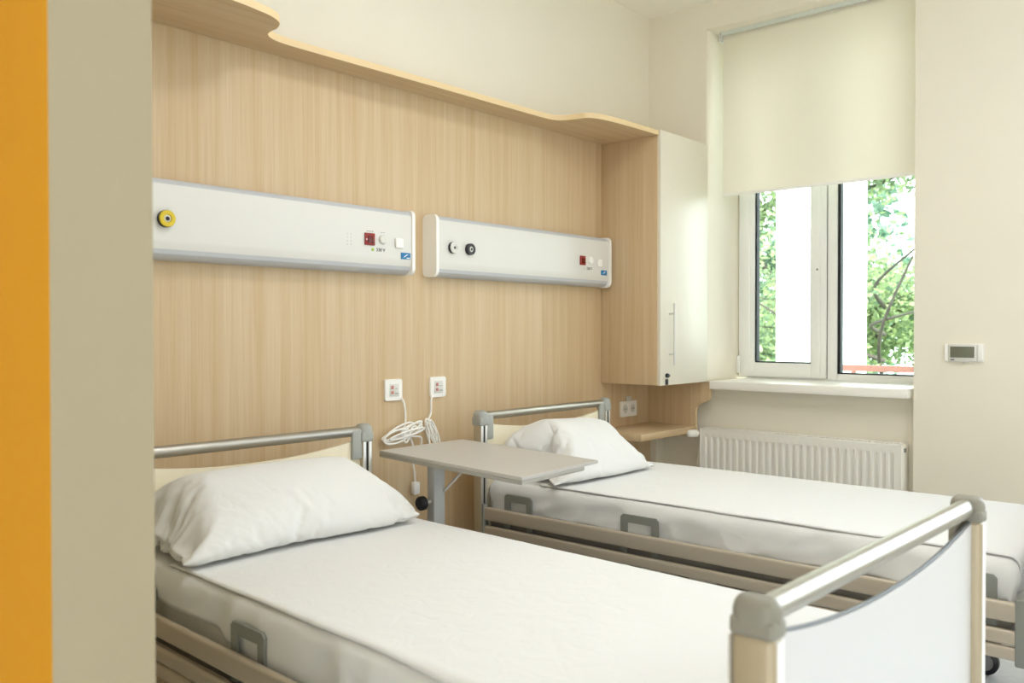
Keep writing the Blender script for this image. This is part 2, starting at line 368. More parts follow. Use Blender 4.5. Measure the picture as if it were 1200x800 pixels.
sh = thing('bedside_shelf', 'small oak wall shelf with curved side bracket below the corner cabinet', 'shelf', (3.714, 2.70, .685))
bm = box(BM(), (0, -.31, 0), (.556, -.001, .035), .001); put('shelf_board', bm, M['wood_x'], sh)
out = [(2.699, .9655), (2.306, .9655), (2.306, .90), (2.312, .872), (2.33, .856), (2.355, .848), (2.378, .836), (2.392, .815), (2.396, .79), (2.396, .72), (2.396, .66), (2.699, .66)]
sm = out[:2] + [tuple(v[:2]) for v in spline([(a, c, 0) for a, c in out[2:10]], 5)] + out[10:]
bm = prism(BM(), [(y-2.70, z-.685) for y, z in sm], 0, .5565, .5755); put('side_bracket', bm, M['wood'], sh)
bm = BM(); a = [(y-2.70, z-.685) for y, z in sm[1:-1]]
for i in range(len(a)-1):
    v = [bm.verts.new((xx, y-.0008, z)) for xx in (.5565, .5755) for y, z in (a[i], a[i+1])]; bm.faces.new((v[0], v[1], v[3], v[2]))
bmesh.ops.remove_doubles(bm, verts=bm.verts[:], dist=1e-5)
put('edge_band', bm, M['wood_edge'], sh)

# ------------------------------------------------------------------ bedhead trunkings
FY = .078
def trunking(x0, x1, label):
    t = thing('bedhead_trunking', label, 'medical trunking', (x0, YB, 1.475), 0, 'trunkings on the oak wall'); Lx = x1-x0
    H = .257
    # profile (depth from wall, height): lower diffuser, flat fascia, upper diffuser
    low = [(.0, .0), (.040, .001), (.056, .007), (.066, .017), (.071, .031), (0, .031)]
    fas = [(.0, .0312), (.0712, .0312), (.0765, .050), (FY, .062), (FY, .218), (.0755, .236), (0, .236)]
    up = [(.0, .2362), (.0745, .2362), (.070, .245), (.060, .253), (.042, .257), (0, .257)]
    for n, pr, m in (('lower_diffuser', low, M['diff']), ('fascia', fas, M['fascia']), ('upper_diffuser', up, M['diff'])):
        bm = prism(BM(), [(-d, z) for d, z in pr], 0, .012, Lx-.012)
        o = put(n, bm, m, t, 25)
        if n == 'fascia': f = o
    for a, c in ((-.003, .0125), (Lx-.0125, Lx+.003)):
        o_ = rrect(-.041, H/2, .043, H/2+.003, .026, 6)
        o_ = [(min(y, 0.0), z) for y, z in o_]
        bm = prism(BM(), o_, 0, a, c)
        bmesh.ops.remove_doubles(bm, verts=bm.verts[:], dist=1e-4)
        put('end_cap', bm, M['white'], t)
    return t, f
def disc(name, x, z, r, d0, d1, m, par, bev=.002):
    bm = lathe(BM(), [(0, d0), (r, d0), (r, d1-bev), (r-bev, d1), (0, d1)], (x, 0, z), (0, -1, 0), 28); return put(name, bm, m, par)
def ring(name, x, z, r, ri, d0, d1, m, par):
    bm = lathe(BM(), [(ri, d0), (r, d0), (r, d1-.002), (r-.002, d1), (ri+.002, d1), (ri, d1-.003), (ri, d0)], (x, 0, z), (0, -1, 0), 28); return put(name, bm, m, par)
def plate(name, x0, x1, z0, z1, d0, d1, m, par, bev=.001): return put(name, box(BM(), (x0, -d1, z0), (x1, -d0, z1), bev), m, par)
UP = (math.pi/2, 0, 0)
x0 = .95; t, f = trunking(x0, 2.386, 'white wall trunking with yellow gas outlet above the near bed'); zz = 1.475
g = disc('gas_outlet', 1.335-x0, 1.600-zz, .027, FY, FY+.014, M['black'], f); g['label'] = 'black outlet with a yellow ring'
ring('outlet_ring', 1.335-x0, 1.600-zz, .0265, .0115, FY+.0135, FY+.019, M['yellow'], f)
disc('outlet_rim', 1.335-x0, 1.600-zz, .0115, FY+.014, FY+.017, M['lgrey'], f)
disc('outlet_core', 1.335-x0, 1.600-zz, .007, FY+.017, FY+.0185, M['black'], f)
for i in range(4):
    for j in range(2): disc('speaker_hole', 2.052+j*.017-x0, 1.575+i*.013-zz, .0035, FY-.001, FY+.0015, M['lgrey'], f, .0005)
plate('red_switch', 2.131-x0, 2.180-x0, 1.577-zz, 1.624-zz, FY, FY+.006, M['red'], f, .002)
plate('switch_lens', 2.143-x0, 2.170-x0, 1.585-zz, 1.612-zz, FY+.006, FY+.0085, M['dred'], f)
plate('switch_mark', 2.135-x0, 2.141-x0, 1.596-zz, 1.602-zz, FY+.006, FY+.0072, M['lgrey'], f, .0003)
disc('call_knob', 2.221-x0, 1.604-zz, .018, FY, FY+.010, M['lgrey'], f, .004)
for xx in (2.143, 2.155, 2.167): plate('print_mark', xx-x0, xx+.008-x0, 1.630-zz, 1.633-zz, FY, FY+.0008, M['mgrey'], f, 0)
for xx in (2.212, 2.224): plate('print_mark', xx-x0, xx+.008-x0, 1.630-zz, 1.632-zz, FY, FY+.0008, M['mgrey'], f, 0)
disc('indicator_lamp', 2.172-x0, 1.562-zz, .006, FY, FY+.003, M['green'], f, .001)
text('voltage_text', '230 V', .019, M['ink'], f, (2.212-x0, -FY-.0006, 1.562-zz), UP)
plate('rocker_switch', 2.285-x0, 2.323-x0, 1.577-zz, 1.614-zz, FY, FY+.009, M['white'], f, .002)
bl = plate('label_plate', 2.316-x0, 2.366-x0, 1.534-zz, 1.560-zz, FY, FY+.002, M['blue'], f, .0005); bl['label'] = 'blue label with a white swoosh'
bm = BM(); pr_ = [(2.330, 1.541), (2.338, 1.549), (2.348, 1.553), (2.356, 1.553), (2.348, 1.550), (2.339, 1.545), (2.334, 1.541)]
prism(bm, [(a-x0, c-zz) for a, c in pr_], 1, -FY-.0026, -FY-.002); put('label_mark', bm, M['white'], f)
plate('label_mark', 2.345-x0, 2.362-x0, 1.537-zz, 1.541-zz, FY+.002, FY+.0027, M['white'], f, 0)

x0 = 2.510; t, f = trunking(x0, 3.775, 'white wall trunking with two gas outlets above the far bed, by the cabinet')
for xx, face in ((2.606, 'lgrey'), (2.708, 'black')):
    disc('gas_outlet', xx-x0, 1.599-zz, .025, FY, FY+.013, M['black'], f)
    ring('outlet_ring', xx-x0, 1.599-zz, .0246, .012, FY+.0125, FY+.018, M[face] if face != 'black' else M['ink'], f)
    disc('outlet_rim', xx-x0, 1.599-zz, .012, FY+.013, FY+.016, M['lgrey'], f)
    disc('outlet_core', xx-x0, 1.599-zz, .006, FY+.016, FY+.0175, M['ink'], f, .001)
dx = 3.523-2.155
plate('red_switch', 3.507-x0, 3.552-x0, 1.577-zz, 1.624-zz, FY, FY+.006, M['red'], f, .002)
plate('switch_lens', 3.518-x0, 3.542-x0, 1.585-zz, 1.612-zz, FY+.006, FY+.0085, M['dred'], f)
disc('call_knob', 3.598-x0, 1.604-zz, .018, FY, FY+.010, M['white'], f, .004)
disc('indicator_lamp', 3.548-x0, 1.562-zz, .005, FY, FY+.003, M['lgrey'], f, .001)
text('voltage_text', '230 V', .019, M['ink'], f, (3.588-x0, -FY-.0006, 1.562-zz), UP)
plate('rocker_switch', 3.655-x0, 3.693-x0, 1.577-zz, 1.614-zz, FY, FY+.009, M['white'], f, .002)
bl = plate('label_plate', 3.690-x0, 3.742-x0, 1.534-zz, 1.560-zz, FY, FY+.002, M['blue'], f, .0005); bl['label'] = 'blue label with a white swoosh'
prism2 = prism(BM(), [(a-2.510+1.375, c-zz) for a, c in pr_], 1, -FY-.0026, -FY-.002); put('label_mark', prism2, M['white'], f)

# ------------------------------------------------------------------ call points, cords, socket
def call_point(cx, label):
    t = thing('call_point', label, 'call button', (cx, YB, 1.006), 0, 'call points on the oak wall')
    bm = prism(BM(), rrect(0, 0, .0455, .0435, .008), 1, -.010, 0); bmesh.ops.bevel(bm, geom=[e for e in bm.edges if all(v.co.y < -.009 for v in e.verts)], offset=.002, segments=2, affect='EDGES')
    put('cover_plate', bm, M['white'], t)
    plate('inner_plate', -.022, .026, -.026, .026, .009, .0125, M['lgrey'], t)
    plate('red_button', -.016, -.004, .004, .018, .0125, .016, M['pink'], t)
    plate('red_button', -.016, -.004, -.016, -.004, .0125, .016, M['pink'], t)
    plate('print_mark', .004, .022, -.016, -.013, .0125, .0131, M['mgrey'], t, 0)
    plate('print_mark', .006, .018, .004, .006, .0125, .0131, M['mgrey'], t, 0)
    return t
CP1 = call_point(2.337, 'white square call point, its cord bundled in wide loops')
CP2 = call_point(2.588, 'white square call point, its cord tied in a narrow hanging bundle')
def cord(name, label, paths, r=.0042):
    bm = BM()
    for p in paths: tube(bm, spline(p, 7), r, 8)
    return put(name, bm, M['white'], label)
Yc = YB-.018
loops = []
c1 = [(2.376, YB-.012, .972), (2.384, Yc, .95), (2.392, Yc, .90), (2.388, Yc, .855), (2.36, Yc-.01, .825)]
def loop(x0, z0, x1, z1, wdt, dy, n=8):
    ax = Vector((x1-x0, 0, z1-z0)); l = ax.length; ax.normalize(); pe = Vector((-ax.z, 0, ax.x)); c = Vector(((x0+x1)/2, Yc-dy, (z0+z1)/2)); o = []
    for k in range(n+1):
        a = 2*math.pi*k/n; o.append(tuple(c + ax*math.cos(a)*l/2 + pe*math.sin(a)*wdt/2))
    return o
c1l = [c1, loop(2.265, .812, 2.455, .846, .03, .004), loop(2.270, .808, 2.430, .862, .045, .012), loop(2.262, .806, 2.40, .83, .05, .018), loop(2.36, .826, 2.475, .852, .04, .010), loop(2.29, .81, 2.48, .84, .02, .022), loop(2.355, .822, 2.47, .868, .025, .016),
       loop(2.375, .79, 2.385, .845, .03, .02),
       [(2.39, Yc, .83), (2.42, Yc, .80), (2.435, Yc, .76), (2.43, Yc, .72), (2.441, Yc, .66), (2.445, Yc, .615)], [(2.36, Yc-.012, .82), (2.42, Yc-.012, .81), (2.47, Yc-.01, .80), (2.475, Yc, .75)]]
def local(paths, t): return [[tuple(Vector(v)-t.location) for v in p] for p in paths]
o = cord('cord', CP1, local(c1l, CP1)); o['label'] = 'white cord bundled in wide loops'
pl = box(BM(), (2.428-2.337, Yc-.014-YB, .565-1.006), (2.462-2.337, Yc+.010-YB, .618-1.006), .005); put('plug', pl, M['white'], o)
c2l = [[(2.548, YB-.012, .972), (2.538, Yc, .95), (2.536, Yc, .90), (2.52, Yc, .87)], loop(2.505, .875, 2.555, .735, .035, .004), loop(2.50, .862, 2.565, .75, .02, .012), loop(2.515, .87, 2.57, .745, .03, .018), loop(2.53, .86, 2.545, .73, .045, .01), [(2.52, Yc, .87), (2.545, Yc-.02, .82), (2.56, Yc, .76), (2.565, Yc, .68)]]
o = cord('cord', CP2, local(c2l, CP2)); o['label'] = 'white cord tied in a narrow hanging bundle'

t = thing('wall_socket', 'white double wall socket above the small oak shelf', 'socket', (4.055, YB, .812))
bm = prism(BM(), rrect(0, 0, .078, .043, .006), 1, -.011, 0); put('cover_plate', bm, M['white'], t)
for sx in (-.037, .037):
    ring('socket_ring', sx, 0, .024, .019, .010, .013, M['lgrey'], t); disc('socket_well', sx, 0, .019, .009, .0115, M['lgrey'], t, .001)
    for s in (-.008, .008): disc('pin_hole', sx+s, 0, .003, .0112, .0121, M['ink'], t, .0002)
plate('hinged_cover', -.018, .022, .045, .068, 0, .012, M['lgrey'], t, .003)

# ------------------------------------------------------------------ radiator, thermostat
t = thing('radiator', 'white ribbed panel radiator on the wall below the window sill', 'radiator', (4.36, 1.828, 0))
RX = -.11; ya, yb = .525, -.525
o_ = []; N = 27; p = (ya-yb-.05)/N; y = yb+.025
prof = [(RX, yb), (RX, yb+.025)]
for k in range(N):
    prof += [(RX+.0, y+p*.18), (RX+.011, y+p*.34), (RX+.011, y+p*.72), (RX, y+p*.88), (RX, y+p)]; y += p
prof += [(RX, ya)]
bm = BM(); back = .012
lv = [(.155, 0), (.19, 1), (.64, 1), (.672, 0)]
def row(z, k): return [bm.verts.new(((RX if (not k) else a), c, z)) for a, c in prof]
rows = [row(.125, 0), row(.16, 0), row(.185, 1), row(.643, 1), row(.668, 0), row(.706, 0)]
for a, c in zip(rows, rows[1:]):
    for i in range(len(prof)-1): bm.faces.new((a[i], a[i+1], c[i+1], c[i]))
bx_ = [bm.verts.new((RX+.02, c, z)) for z in (.125, .706) for c in (yb, ya)]
bm.faces.new(bx_[:2]+bx_[:1:-1])
put('front_panel', bm, M['whitepaint'], t, 30)
bm = BM(); box(bm, (-.03, yb, .125), (-.018, ya, .706), .002); put('rear_panel', bm, M['whitepaint'], t)
for c in (ya, yb): put('side_panel', box(BM(), (RX-.002, c-.004, .12), (-.016, c+.004, .711), .002), M['whitepaint'], t)
bm = BM(); box(bm, (RX-.001, yb, .702), (RX+.012, ya, .711), .001); box(bm, (-.028, yb, .702), (-.016, ya, .711), .001)
for k in range(40): yy = yb+.012+(ya-yb-.024)*k/39; box(bm, (RX+.010, yy-.004, .704), (-.026, yy+.004, .709))
gr = put('top_grille', bm, M['whitepaint'], t); gr['kind'] = 'stuff'
put('vent_plug', box(BM(), (RX+.03, yb-.010, .672), (RX+.045, yb-.003, .690), .001), M['mgrey'], t)
bm = lathe(BM(), [(0, 0), (.017, 0), (.021, .006), (.0215, .04), (.019, .060), (.012, .068), (0, .070)], (-.125, ya+.012, .684), (-.93, .36, .02), 22)
vv = put('valve_head', bm, M['white'], t); vv['label'] = 'white rounded thermostatic valve head'
put('valve_body', tube(BM(), [(-.128, ya+.014, .684), (-.10, ya+.018, .684), (-.075, ya+.02, .684), (-.07, ya+.02, .64), (-.07, ya+.02, .60)], .009, 10), M['alu'], t)
put('feed_pipe', tube(BM(), [(-.07, ya+.02, .62), (-.065, ya+.04, .5), (-.06, ya+.07, .3), (-.06, ya+.075, .02)], .009, 10), M['cream'], t)

t = thing('thermostat', 'small white room thermostat with grey display on the wall right of window', 'thermostat', (XW, 1.045, 1.146))
put('back_plate', box(BM(), (-.012, -.082, -.041), (0, .080, .041), .003), M['white'], t)
put('bezel', box(BM(), (-.022, -.056, -.038), (-.011, .060, .038), .002), M['lgrey'], t)
put('display', box(BM(), (-.0235, -.046, -.022), (-.0215, .053, .028), .0005), M['lcd'], t)['label'] = 'olive grey display'
put('side_cover', box(BM(), (-.019, -.081, -.036), (-.011, -.058, .038), .003), M['white'], t)
put('side_cover', box(BM(), (-.019, .062, -.036), (-.011, .079, .038), .003), M['white'], t)
put('print_mark', box(BM(), (-.0226, .036, -.034), (-.0218, .052, -.029)), M['ink'], t)
put('button', box(BM(), (-.014, -.002, -.05), (-.002, .006, -.041), .002), M['lgrey'], t)

# ------------------------------------------------------------------ hospital beds
HW = .4543; BL = 2.0147
def end_board(bed, y, s, m, trim):
    """s = -1: head end, +1 foot end; y local, posts at x = +-HW; the slotted face and brackets look at the mattress"""
    hx, hy, d = (.021, .022, -1) if s < 0 else (.018, .030, 1)
    for sx in (-1, 1):
        X = sx*HW
        po = put('post', box(BM(), (X-hx, y-hy, .30), (X+hx, y+hy, .862), .006 if s < 0 else .010, 3), M['post'], bed)
        yf = y+d*hy
        put('slot', box(BM(), (X-.004, yf-.0012, .31), (X+.004, yf+.0012, .855)), M['gasket'], po)
        for a in (-1, 1): put('post_face', box(BM(), (X+a*.0125-.0065, yf-.0014, .31), (X+a*.0125+.0065, yf+.0014, .857), .0005), M['alu'], po)
        if s > 0: put('post_face', box(BM(), (X-hx+.011, y-hy-.0014, .31), (X+hx-.006, y-hy+.001, .857), .001), M['pvc'], po)  # white strip added, brightness of the lit outer face put into its colour
        e_ = .006 if s < 0 else .0025; zc = .846 if s < 0 else .858
        cp = BM(); box(cp, (X-hx-e_, y-hy-e_, zc+.002), (X+hx+e_, y+hy+e_, .911), .0195, 6)
        box(cp, (X-hx-e_+.0005, y-hy-e_+.0005, zc), (X+hx+e_-.0005, y+hy+e_-.0005, .884), .007, 3)
        put('corner_cap', cp, M['cap'] if s > 0 else M['capg'], bed)
        xi = X-sx*(hx+.021)
        put('corner_bracket', box(BM(), (xi-.021, *sorted((y+d*.004, y+d*.021))[:1], .785), (xi+.021, sorted((y+d*.004, y+d*.021))[1], .893), .007, 2), M['cap'] if s > 0 else M['capg'], bed)
    put('rail', cyl(BM(), (-HW+.01, y, .885), (HW-.01, y, .885), .0185, 24), M['chrome'], bed)['label'] = 'polished metal grab rail'
    top = []
    n = 24; yo = y if s < 0 else y-.006
    for k in range(n+1):
        u = -1+2*k/n; top.append((u*(HW-hx), .817+.040*abs(u)**2.2))
    pm = put('end_panel', prism(BM(), [(-HW+hx, .33)] + top + [(HW-hx, .33)], 1, yo-.006, yo+.006), m, bed, 30)
    if trim:
        bm = BM(); tube(bm, [(a, yo, z+.0005) for a, z in top], .0040, 10); put('edge_trim', bm, M['trim'], pm)
def bar_profile(x0, x1, z0, z1, ya, yb):
    return prism(BM(), [(a, c) for a, c in rrect((x0+x1)/2, (z0+z1)/2, (x1-x0)/2, (z1-z0)/2, .010, 4)], 1, ya, yb)
def bed(loc, rz, label, ext, mid):
    t = thing('hospital_bed', label, 'bed', loc, rz, 'hospital beds')
    end_board(t, 0, -1, M['panel'], False); end_board(t, -BL-ext, 1, M['panelw'], True)
    for sx in (-1, 1):
        for z0, z1 in ((.452, .508), (.389, .431), (.348, .386)):
            a, c = sorted((sx*.451, sx*.473)); br = put('side_rail', bar_profile(a, c, z0, z1, -.034, -BL+.012), M['bar'], t, 30)
        for y0, y1 in ((-.040, -.024), (-BL-.024-ext*.4, -BL+.016)):
            a, c = sorted((sx*.447, sx*.477)); put('rail_guide', box(BM(), (a, y0, .335), (c, y1, .520), .006), M['hoop'], t)
        # grey hoops that keep the mattress in place
        for yb0, yb1 in ((-.13, -.275), mid, (-1.80, -1.95)):
            o = [(yb0, .43), (yb0, .560), (yb0-.010, .570), (yb1+.010, .570), (yb1, .560), (yb1, .43), (yb1+.026, .43), (yb1+.028, .541), (yb0-.028, .541), (yb0-.026, .43)]
            bm = prism(BM(), o, 0, *sorted((sx*.4405, sx*.4485)))
            put('mattress_hoop', bm, M['hoop'], t)
    fr = BM()
    for x in (-.40, .40): box(fr, (x-.025, -BL+.03, .405), (x+.025, -.03, .45), .004)
    for k in range(9): y = -.08-(BL-.16)*k/8; box(fr, (-.40, y-.02, .41), (.40, y+.02, .445), .003)
    put('mattress_frame', fr, M['frame'], t)
    bs = BM()
    for x in (-.33, .33): box(bs, (x-.025, -1.84, .17), (x+.025, -.20, .23), .004)
    for y in (-.25, -1.80): box(bs, (-.36, y-.03, .17), (.36, y+.03, .23), .004)
    put('base_frame', bs, M['darksteel'], t)
    for y0, y1 in ((-.55, -1.05), (-1.5, -1.0)):
        for x in (-.28, .28): put('lift_arm', tube(BM(), [(x, y0, .22), (x, y1, .41)], .022, 10), M['darksteel'], t)
    put('drive_motor', box(BM(), (-.09, -1.2, .24), (.09, -.9, .34), .02), M['darksteel'], t)
    for x in (-.36, .36):
        for y in (-.25, -1.745):
            wv = lathe(BM(), [(.012, -.014), (.041, -.014), (.047, -.009), (.047, .009), (.041, .014), (.012, .014), (.012, -.014)], (x, y, .047), (1, 0, 0), 28)
            c = put('caster_wheel', wv, M['black'], t)
            put('wheel_hub', cyl(BM(), (x-.017, y, .047), (x+.017, y, .047), .030, 24), M['mgrey'], c)
            fk = BM()
            for q in (-1, 1): box(fk, (x+q*.022-.003, y-.018, .035), (x+q*.022+.003, y+.018, .15), .002)
            box(fk, (x-.025, y-.024, .135), (x+.025, y+.024, .172), .004)
            put('caster_fork', fk, M['mgrey'], c)
    return t

def wr(x, y, z): return noise.noise(Vector((x, y, z)))
def ridge(x, y, z): return 1-abs(noise.noise(Vector((x, y, z))))*2
MW = .418; MY0, MY1 = -.035, -1.985; MT = .610
def drape(a, b, over, r, z0, x0, x1, y0, y1, seed, thick, amp, puff):
    """cloth lying on the mattress: unrolled rectangle a..b (x, y), overhang falls round radius r"""
    nx, ny = 84, 150; bm = BM(); g = []
    for j in range(ny+1):
        row = []
        for i in range(nx+1):
            u = x0-over(0, j/ny) + (x1-x0+over(0, j/ny)+over(1, j/ny))*i/nx
            v = y0+over(2, i/nx) + (y1-y0-over(2, i/nx)-over(3, i/nx))*j/ny
            ox = max(0, u-x1, x0-u)*(1 if u > x1 else -1); oy = max(0, v-y0, y1-v)*(1 if v > y0 else -1)
            cx = min(max(u, x0), x1); cy = min(max(v, y1), y0); d = math.hypot(ox, oy)
            w_ = amp*(.5*wr(u*3+seed, v*3, 0)+.35*ridge(u*4+v*2+seed, v*5-u*3, 2))
            if d > 0:
                n = Vector((ox/d, oy/d, 0)); arc = r*math.pi/2
                if d < arc: ang = d/r; p = Vector((cx, cy, z0-r)) + n*r*math.sin(ang) + Vector((0, 0, r*math.cos(ang))); nn = n*math.sin(ang)+Vector((0, 0, math.cos(ang)))
                else: p = Vector((cx, cy, z0-r)) + n*r + Vector((0, 0, -(d-arc))); nn = n.copy()
                k = min(1, d/.05)
                f = puff*k*(.55*ridge(v*7+u*2+seed, d*6+v*3, 5)+.5*wr(v*11+u*11, d*9+seed, 9)+.3*ridge(v*3-d*14, u*4+seed, 3)+.1)
                p += nn*(min(f, .0155)+w_*(1-k)); p += n*.004*k
            else:
                p = Vector((cx, cy, z0 + w_))
            row.append(bm.verts.new(p + Vector((0, 0, thick))))
        g.append(row)
    for j in range(ny):
        for i in range(nx): bm.faces.new((g[j][i], g[j][i+1], g[j+1][i+1], g[j+1][i]))
    return bm
def sheet_obj(name, bm, m, parent_t, label, cat, th):
    o = put(name, bm, m, None, 80); o.location = parent_t.location; o.rotation_euler = parent_t.rotation_euler
    sm = o.modifiers.new('thickness', 'SOLIDIFY'); sm.thickness = th; sm.offset = 1
    return tag(o, label, cat, name.replace('_', ' ')+'s on the beds')
def pillow_mesh(W, D, nx, ny, mw, frames, pressure, grow, seed, flap):
    """a sewn two-sided cotton case filled by air pressure, dropped on the mattress against the headboard (cloth simulation)"""
    cols = []
    for lo, hi in (((-1, -1.6, -.3), (1, .3, 0)), ((-1, 0, -.3), (1, .3, .6))):
        me = bpy.data.meshes.new('collider'); q = box(BM(), lo, hi); bmesh.ops.recalc_face_normals(q, faces=q.faces[:]); q.to_mesh(me); q.free()
        o = bpy.data.objects.new('collider', me); COL.objects.link(o); o.modifiers.new('c', 'COLLISION')
        o.collision.thickness_outer = .004; o.collision.cloth_friction = 25; cols.append(o)
    bm = BM(); g = {}
    for s in (1, -1):
        for i in range(nx+1):
            for j in range(ny+1):
                if s < 0 and (i in (0, nx) or j in (0, ny)): g[s, i, j] = g[1, i, j]
                else:
                    u = -1+2*i/nx; v = -1+2*j/ny
                    g[s, i, j] = bm.verts.new((u*W/2, v*D/2, s*.012*(1-u**4)*(1-v**4) + .004*wr(u*3+seed, v*3, s)))
        for i in range(nx):
            for j in range(ny):
                f = (g[s, i, j], g[s, i+1, j], g[s, i+1, j+1], g[s, i, j+1]); bm.faces.new(f if s > 0 else f[::-1])
    me = bpy.data.meshes.new('pillow'); bm.to_mesh(me); bm.free()
    o = bpy.data.objects.new('pillow', me); COL.objects.link(o); o.matrix_world = mw
    vg = o.vertex_groups.new(name='fill')
    for v in me.vertices: vg.add([v.index], max(0, min(1, (v.co.x/(W/2)+1-flap)/.18)), 'REPLACE')
    c = o.modifiers.new('cloth', 'CLOTH'); st = c.settings
    st.quality = 5; st.mass = .1; st.tension_stiffness = 25; st.compression_stiffness = 12; st.shear_stiffness = 8; st.bending_stiffness = .07
    st.tension_damping = st.compression_damping = st.shear_damping = 8; st.bending_damping = .6; st.air_damping = 2
    st.use_pressure = True; st.uniform_pressure_force = pressure; st.vertex_group_pressure = 'fill'; st.shrink_min = st.shrink_max = grow
    cs = c.collision_settings; cs.collision_quality = 3; cs.distance_min = .004; cs.use_self_collision = True; cs.self_distance_min = .003; cs.self_friction = 5
    c.point_cache.frame_start = 1; c.point_cache.frame_end = frames; S.frame_end = max(S.frame_end, frames)
    for f in range(1, frames+1): S.frame_set(f)
    out = bpy.data.meshes.new_from_object(o.evaluated_get(bpy.context.evaluated_depsgraph_get())); out.transform(o.matrix_world)
    for x in cols+[o]:
        d = x.data; bpy.data.objects.remove(x); bpy.data.meshes.remove(d)
    S.frame_set(1)
    return out
BED1 = bed((1.556, 2.4942, 0), -.0299, 'hospital bed nearest the camera, white footboard and grab rail in view at lower right', 0, (-.675, -.82))
BED2 = bed((3.1214, 2.5185, 0), .0036, 'hospital bed nearest the window, its long side rails facing the other bed', .09, (-.705, -.865))
for t, nm, sd_ in ((BED1, 'near', 0), (BED2, 'far', 31)):
    mt = BM(); box(mt, (-MW, MY1, .452), (MW, MY0, MT), .03, 4)
    o = put('mattress', mt, M['mattress']); o.location = t.location; o.rotation_euler = t.rotation_euler
    tag(o, {'near': 'pale covered mattress on the bed nearest the camera', 'far': 'pale covered mattress on the bed by the window'}[nm], 'mattress', 'mattresses on the beds')
    def ov(side, q, s=sd_): 
        if s == 0 and side == 0: k = max(0, min(1, (q-.27)/.12)); return .085 + .012*math.sin(q*9) + .065*k + .012*wr(q*6, 3.3, 1)*k
        return .135 + .014*wr(q*6+s, side*5.3, 1) - .012*abs(wr(q*2.3+s, side, 7)) - (.03 if side > 1 else 0)
    bm = drape(0, 0, ov, .022, MT, -MW+.02, MW-.02, MY0-.02, MY1+.02, sd_+1.5, .003, .002, .017)
    sheet_obj('fitted_sheet', bm, M['sheet'], t, {'near': 'white fitted sheet tucked over the near mattress, creased along its side', 'far': 'white fitted sheet over the mattress by the window, creased along its side'}[nm], 'sheet', .002)
    def ov2(side, q, s=sd_): return (.010 + .009*wr(q*5+s, side*3.1, 2) + (.03*q*q if s == 0 else 0)) if side < 2 else (.06 if side == 3 else 0)
    bm = drape(0, 0, ov2, .026, MT+.007, -MW+.016, MW-.016, -.29, MY1+.016, sd_+8.5, .003, .0022, .0012)
    sheet_obj('top_sheet', bm, M['sheet'], t, {'near': 'smooth white top sheet spread over the near bed up to its pillow', 'far': 'smooth white top sheet spread over the bed by the window'}[nm], 'sheet', .004)
def pillow(t, lx, ly, lz, rx, rz, W, D, pressure, grow, seed, flap, plump, squash, label):
    z0 = MT+.016
    mw = Matrix.Translation((lx, ly, lz-z0)) @ Matrix.Rotation(rz, 4, 'Z') @ Matrix.Rotation(rx, 4, 'X')
    me = pillow_mesh(W, D, 72, 46, mw, 36, pressure, grow, seed, flap)
    yf = min(v.co.y for v in me.vertices)
    for v in me.vertices:
        k = max(0, min(1, (v.co.y-yf)/.36)); v.co.z *= 1+plump*k*k*(3-2*k); v.co.y = -.03+(v.co.y+.03)*squash
    me.transform(Matrix.Translation((-lx, -ly, 0))); me.name = 'pillow'
    me.materials.clear(); me.materials.append(M['sheet']); me.polygons.foreach_set('use_smooth', [True]*len(me.polygons))
    o = bpy.data.objects.new('pillow', me); COL.objects.link(o)
    o.matrix_world = Matrix.Translation(t.location) @ Matrix.Rotation(t.rotation_euler.z, 4, 'Z') @ Matrix.Translation((lx, ly, z0))
    sb = o.modifiers.new('smooth', 'SUBSURF'); sb.levels = 1; sb.render_levels = 1
    return tag(o, label, 'pillow', 'pillows on the beds')
pillow(BED1, -.035, -.25, .755, .45, 0, .83, .48, 17.0, -.035, 3, .08, .40, .95, 'plump white pillow in creased cotton case on the near bed')
pillow(BED2, -.12, -.26, .78, .65, 0, .68, .52, 17.5, -.04, 11, .06, .40, .97, 'white pillow leaning on headboard of the bed by the window')

# ------------------------------------------------------------------ overbed table
t = thing('overbed_table', 'light grey overbed table standing between the two beds', 'table', (2.2, 2.30, 0), -.03)
TZ = .80
lo_ = [(-.100, .205), (.345, .22), (.262, -.545), (-.180, -.59)]
def inset(P, d):
    c = Vector((sum(p[0] for p in P)/4, sum(p[1] for p in P)/4)); return [tuple(Vector(p) + (c-Vector(p)).normalized()*d) for p in P]
def lerp(p, q, k): return (p[0]+(q[0]-p[0])*k, p[1]+(q[1]-p[1])*k)
bm = prism(BM(), lo_, 2, TZ-.011, TZ); bmesh.ops.bevel(bm, geom=[e for e in bm.edges], offset=.002, segments=2, affect='EDGES')
put('tabletop', bm, M['table'], t)
k1 = lerp(lo_[3], lo_[2], .80); k2 = lerp(lo_[0], lo_[1], .80)
bm = prism(BM(), [lo_[0], k2, k1, lo_[3]], 2, TZ-.024, TZ-.0112); bmesh.ops.bevel(bm, geom=[e for e in bm.edges], offset=.0015, segments=1, affect='EDGES')
put('under_board', bm, M['tableedge'], t)
put('column', box(BM(), (-.028, -.02, .09), (.028, .02, TZ-.034), .006), M['tleg'], t)
put('brace', tube(BM(), [(.02, -.022, .66), (.10, -.06, .745), (.105, -.06, TZ-.034)], .0055, 8), M['alu'], t)
kn = lathe(BM(), [(0, 0), (.020, 0), (.026, .006), (.026, .022), (.02, .028), (0, .028)], (-.055, 0, .625), (-1, 0, 0), 16)
put('clamp_knob', kn, M['black'], t)['label'] = 'black round clamp knob'
put('knob_shaft', cyl(BM(), (-.058, 0, .625), (-.027, 0, .625), .007, 12), M['alu'], t)
